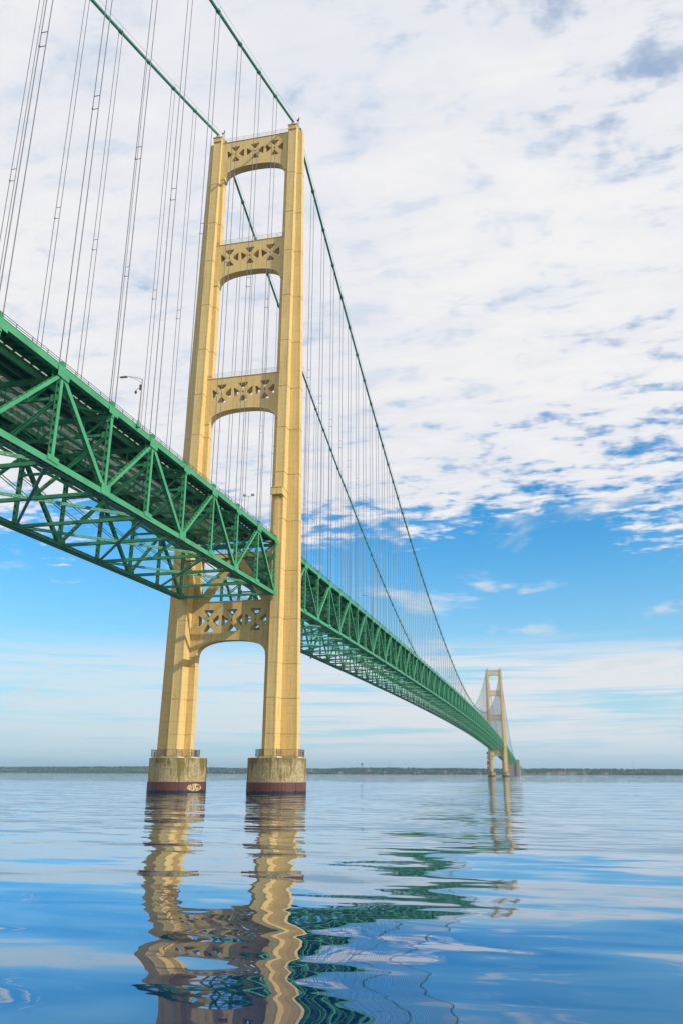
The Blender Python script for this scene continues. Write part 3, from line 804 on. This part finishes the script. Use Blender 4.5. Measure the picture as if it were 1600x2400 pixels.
# approach deck down to the shore
ys_ap = [1812+22*k for k in range(0, 54)]
def z_ap(y): return 35.5-(y-1812)*0.0235
ap = thing('approach_truss', 'green approach truss sloping down to the far shore behind the grey pylons', 'bridge truss', (0, 1812, 20))
m = MB()
for k in range(len(ys_ap)-1):
    for s in (-1, 1):
        a, b = Vector((s*XH, ys_ap[k], z_ap(ys_ap[k]))), Vector((s*XH, ys_ap[k+1], z_ap(ys_ap[k+1])))
        dn_ = Vector((0, 0, -7.5)); m.bar(a, b, .7, 1.0); m.bar(a+dn_, b+dn_, .7, .9); m.bar(a, a+dn_, .5, .6); m.bar((a, a+dn_)[k % 2], (b+dn_, b)[k % 2], .5, .6)
    a, b = Vector((0, ys_ap[k], z_ap(ys_ap[k]))), Vector((0, ys_ap[k+1], z_ap(ys_ap[k+1])))
    m.bar(a+Vector((0,0,.3)), b+Vector((0,0,.3)), 19, .5)
    m.bar(a+Vector((-XH, 0, -7.5)), a+Vector((XH, 0, -7.5)), .5, .5, (0,1,0))
o = part('truss_panels', m, 'green_paint', ap, loc=(0, -1812, -20), kind='stuff')
for k in range(3, 53, 5):
    y = ys_ap[k]; zt = z_ap(y)-8.0
    if zt < 3: continue
    g = thing('approach_pier', '%s grey concrete pier under the far approach, counted outward from the tall pylons' % ('first', 'second', 'third', 'fourth', 'fifth', 'sixth', 'seventh', 'eighth', 'ninth', 'tenth', 'eleventh')[k//5], 'bridge pier', (0, y, -2), 'piers of the far approach')
    part('shaft', MB().box((-11, -1.6, 0), (11, 1.6, zt+2)), 'grey_concrete', g); part('cap', MB().box((-12, -2, zt+1.0), (12, 2, zt+1.98)), 'grey_concrete', g)

# ------------------------------------------------------------------ cables with hangers
def hang_pts():
    pts = []
    for k in range(1, 21): pts.append((ys_side[k], z_side(-ys_side[k]), deck_side(-ys_side[k]), k))
    for k in range(1, NM): pts.append((ys_main[k], z_main(ys_main[k]), deck_main(ys_main[k]), k))
    for k in range(1, 45): y = ys_far[k]; pts.append((y, z_side(y-SP), deck_far(y-SP), 1000+k))
    return pts
HP = hang_pts()
def zfar(a):   # far side span cable, down to the pylons
    return ZT-0.43045*a+0.000358*a*a
for s, lb in ((1, 'thick green suspension cable with hangers over the right leg of the near tower'), (-1, 'thick green suspension cable with hangers over the left leg of the near tower')):
    root = thing('main_cable', lb, 'cable', (s*XH, 0, ZT))
    off = (-s*XH, 0, -ZT)
    x = s*XH
    path = [(x, -a, z_side(a)) for a in range(248, 0, -4)]+[(x, 0, ZT)]
    path += [(x, y, z_main(y)) for y in [3+(SP-6)*i/240 for i in range(241)]]+[(x, SP, ZT)]
    path += [(x, SP+a, zfar(a)) for a in range(4, 612, 8)]
    path = [(a, b, max(c, 26)) for a, b, c in path]
    part('cable', MB().tube(path, 0.32, 12, False), 'cable_green', root, True, loc=off)
    for dx_ in (-0.42, 0.42):
        part('hand_rope', MB().tube([(a+dx_, b, c+1.15) for a, b, c in path[::2]], 0.028, 4, False), 'rope_steel', root, loc=off)
    stuff = MB(); posts = MB()
    for (y, zc_, zd, k) in HP:
        if k >= 1000:
            zc_ = zfar(y-SP)
            if zc_-zd > 2: stuff.tube([(x, y, zd+.8), (x, y, zc_)], 0.06, 4, False)
            continue
        nsl = (z_main(y+.5)-z_main(y-.5)) if y > 0 else -(z_side(-y+.5)-z_side(-y-.5))
        d_ = Vector((0, 1, nsl)).normalized()
        c0 = Vector((x, y, zc_))
        m = MB(); m.tube([c0-d_*.55, c0-d_*.5, c0+d_*.5, c0+d_*.55], [.34, .42, .42, .34], 12); m.bar(c0+Vector((0,0,.3)), c0+Vector((0,0,.62)), .12, .5)
        m.bar(c0+Vector((-.5,0,0)), c0+Vector((.5,0,0)), .30, .16, (0,1,0))
        for dx_ in (-.42, .42): m.bar(c0+Vector((dx_*.7, 0, .2)), c0+Vector((dx_, 0, 1.17)), .045, .045)
        if y < 330: part('cable_band', m, 'cable_green', root, loc=off)
        else: stuff.add(m.v, m.f)
        if zc_-.3-(zd+.9) < .4: continue
        m = MB(); r = 0.062 if y < 0 else 0.075 if y < 350 else 0.085
        for dx_ in (-.43, .43): m.tube([(x+dx_, y, zd+.55), (x+dx_, y, zc_-.1)], r, 5, False)
        L_ = zc_-zd
        if L_ > 18:
            zm = zd+L_*0.46
            for zz_ in (zm, zm+2.2) if y < 300 else (zm,):
                m.bar((x-.45, y, zz_), (x+.45, y, zz_), .07, .07, (0,1,0))
            m.bar((x-.43, y, zm-.0), (x-.43, y, zm+.3), .16, .16)
        part('suspender', m, 'rope_steel', root, loc=off)
    part('far_suspenders', stuff, 'rope_steel', root, loc=off, kind='stuff')

# ------------------------------------------------------------------ lamps and small fittings
lamp_proto = None
def lamp_parts(root):
    part('pole', MB().tube([(0,0,0),(0,0,6.9)], [.115, .07], 8), 'lamp_pole', root)
    part('base', MB().tube([(0,0,-.5),(0,0,.1),(0,0,.5)], [.28,.24,.16], 8), 'green_paint', root)
    m = MB(); m.tube([(0,0,6.8),(-1.0,0,7.25),(-2.1,0,7.5),(-2.5,0,7.52)], .04, 6); m.tube([(0,0,6.25),(-1.0,0,6.95),(-2.1,0,7.46)], .03, 6); m.bar((-1.0,0,6.97),(-1.0,0,7.25),.03,.03)
    part('arm', m, 'lamp_pole', root)
    m = MB(); m.loft([[(-3.55,-.13,7.50),(-3.55,.13,7.50),(-3.55,.10,7.62),(-3.55,-.10,7.62)],[(-2.45,-.16,7.42),(-2.45,.16,7.42),(-2.45,.12,7.62),(-2.45,-.12,7.62)]]); part('lamp_head', m, 'dark_steel', root)
    part('lens', MB().box((-3.4,-.1,7.40),(-2.7,.1,7.425)), 'lamp_glass', root)
for i, y in enumerate((-68, 98, 185, 278, 370, 459, 538, 640)):
    z = (deck_side(-y) if y < 0 else deck_main(y))+.55
    lb = ('street lamp with camera on a pole above the truss left of the near tower' if y < 0 else
          '%s street lamp on the main span parapet counted from the near tower' % ('first', 'second', 'third', 'fourth', 'fifth', 'sixth', 'seventh')[i-1])
    L_ = thing('street_lamp', lb, 'street lamp', (10.95, y, z), 'street lamps along the bridge')
    if lamp_proto is None:
        lamp_parts(L_); lamp_proto = list(L_.children)
        m = MB(); m.box((-.32,-.12,5.2),(-.08,.12,6.0)); m.tube([(-.1,0,5.3),(-.55,0,5.45),(-.85,0,5.2)], .035, 6); m.tube([(-.85,0,5.2),(-.85,0,4.95),(-.85,0,4.7)], [.08,.2,.12], 8)
        part('camera', m, 'dark_steel', L_)
    else:
        for ch in lamp_proto:
            c = ch.copy(); COL.objects.link(c); c.parent = L_
fl = thing('floodlight_mast', 'short mast with two small floodlights on the road deck left of the near tower leg', 'mast', (5.9, -10, deck_side(10)+.2))
part('pole', MB().tube([(0,0,0),(0,0,8.4)], .09, 6), 'galvanised', fl)
part('crossarm', MB().bar((-1.1,0,8.4),(1.1,0,8.4),.08,.08,(0,1,0)), 'galvanised', fl)
for s in (-1, 1): part('floodlight', MB().box((s*.9-.3,-.25,8.45),(s*.9+.3,.2,8.85)), 'white_wall', fl)
for y, lb in ((88, 'tiny lantern hanging under the truss just beyond the near tower'), (455, 'tiny lantern hanging under the middle of the main span truss')):
    z = deck_main(y)-DEP
    nl = thing('navigation_light', lb, 'lantern', (-7.2 if y < 100 else -4, y, z), 'navigation lights under the span')
    part('rod', MB().tube([(0,0,.2),(0,0,-1.6)], .05, 6), 'dark_steel', nl)
    part('lantern', MB().tube([(0,0,-1.6),(0,0,-1.7),(0,0,-2.3),(0,0,-2.4)], [.15,.3,.3,.15], 8), 'dark_steel', nl)

# ------------------------------------------------------------------ air
hm = bpy.data.materials.new('haze'); hm.use_nodes = True; t = NT(hm.node_tree)
pv = t.n('ShaderNodeVolumePrincipled', ins={'Color': (0.58, 0.80, 1.0), 'Density': 0.000085, 'Anisotropy': 0.3})
t.n('ShaderNodeOutputMaterial', ins={'Volume': pv.outputs[0]})
MATS['haze'] = hm
hb = MB().box((-15500, -1000, -1.0), (15500, 15500, 172))
ho = part('haze', hb, 'haze', kind='stuff'); ho['label'] = 'thin bluish haze over the lake softening the far shore'; ho['category'] = 'haze'
sc.cycles.volume_bounces = 0
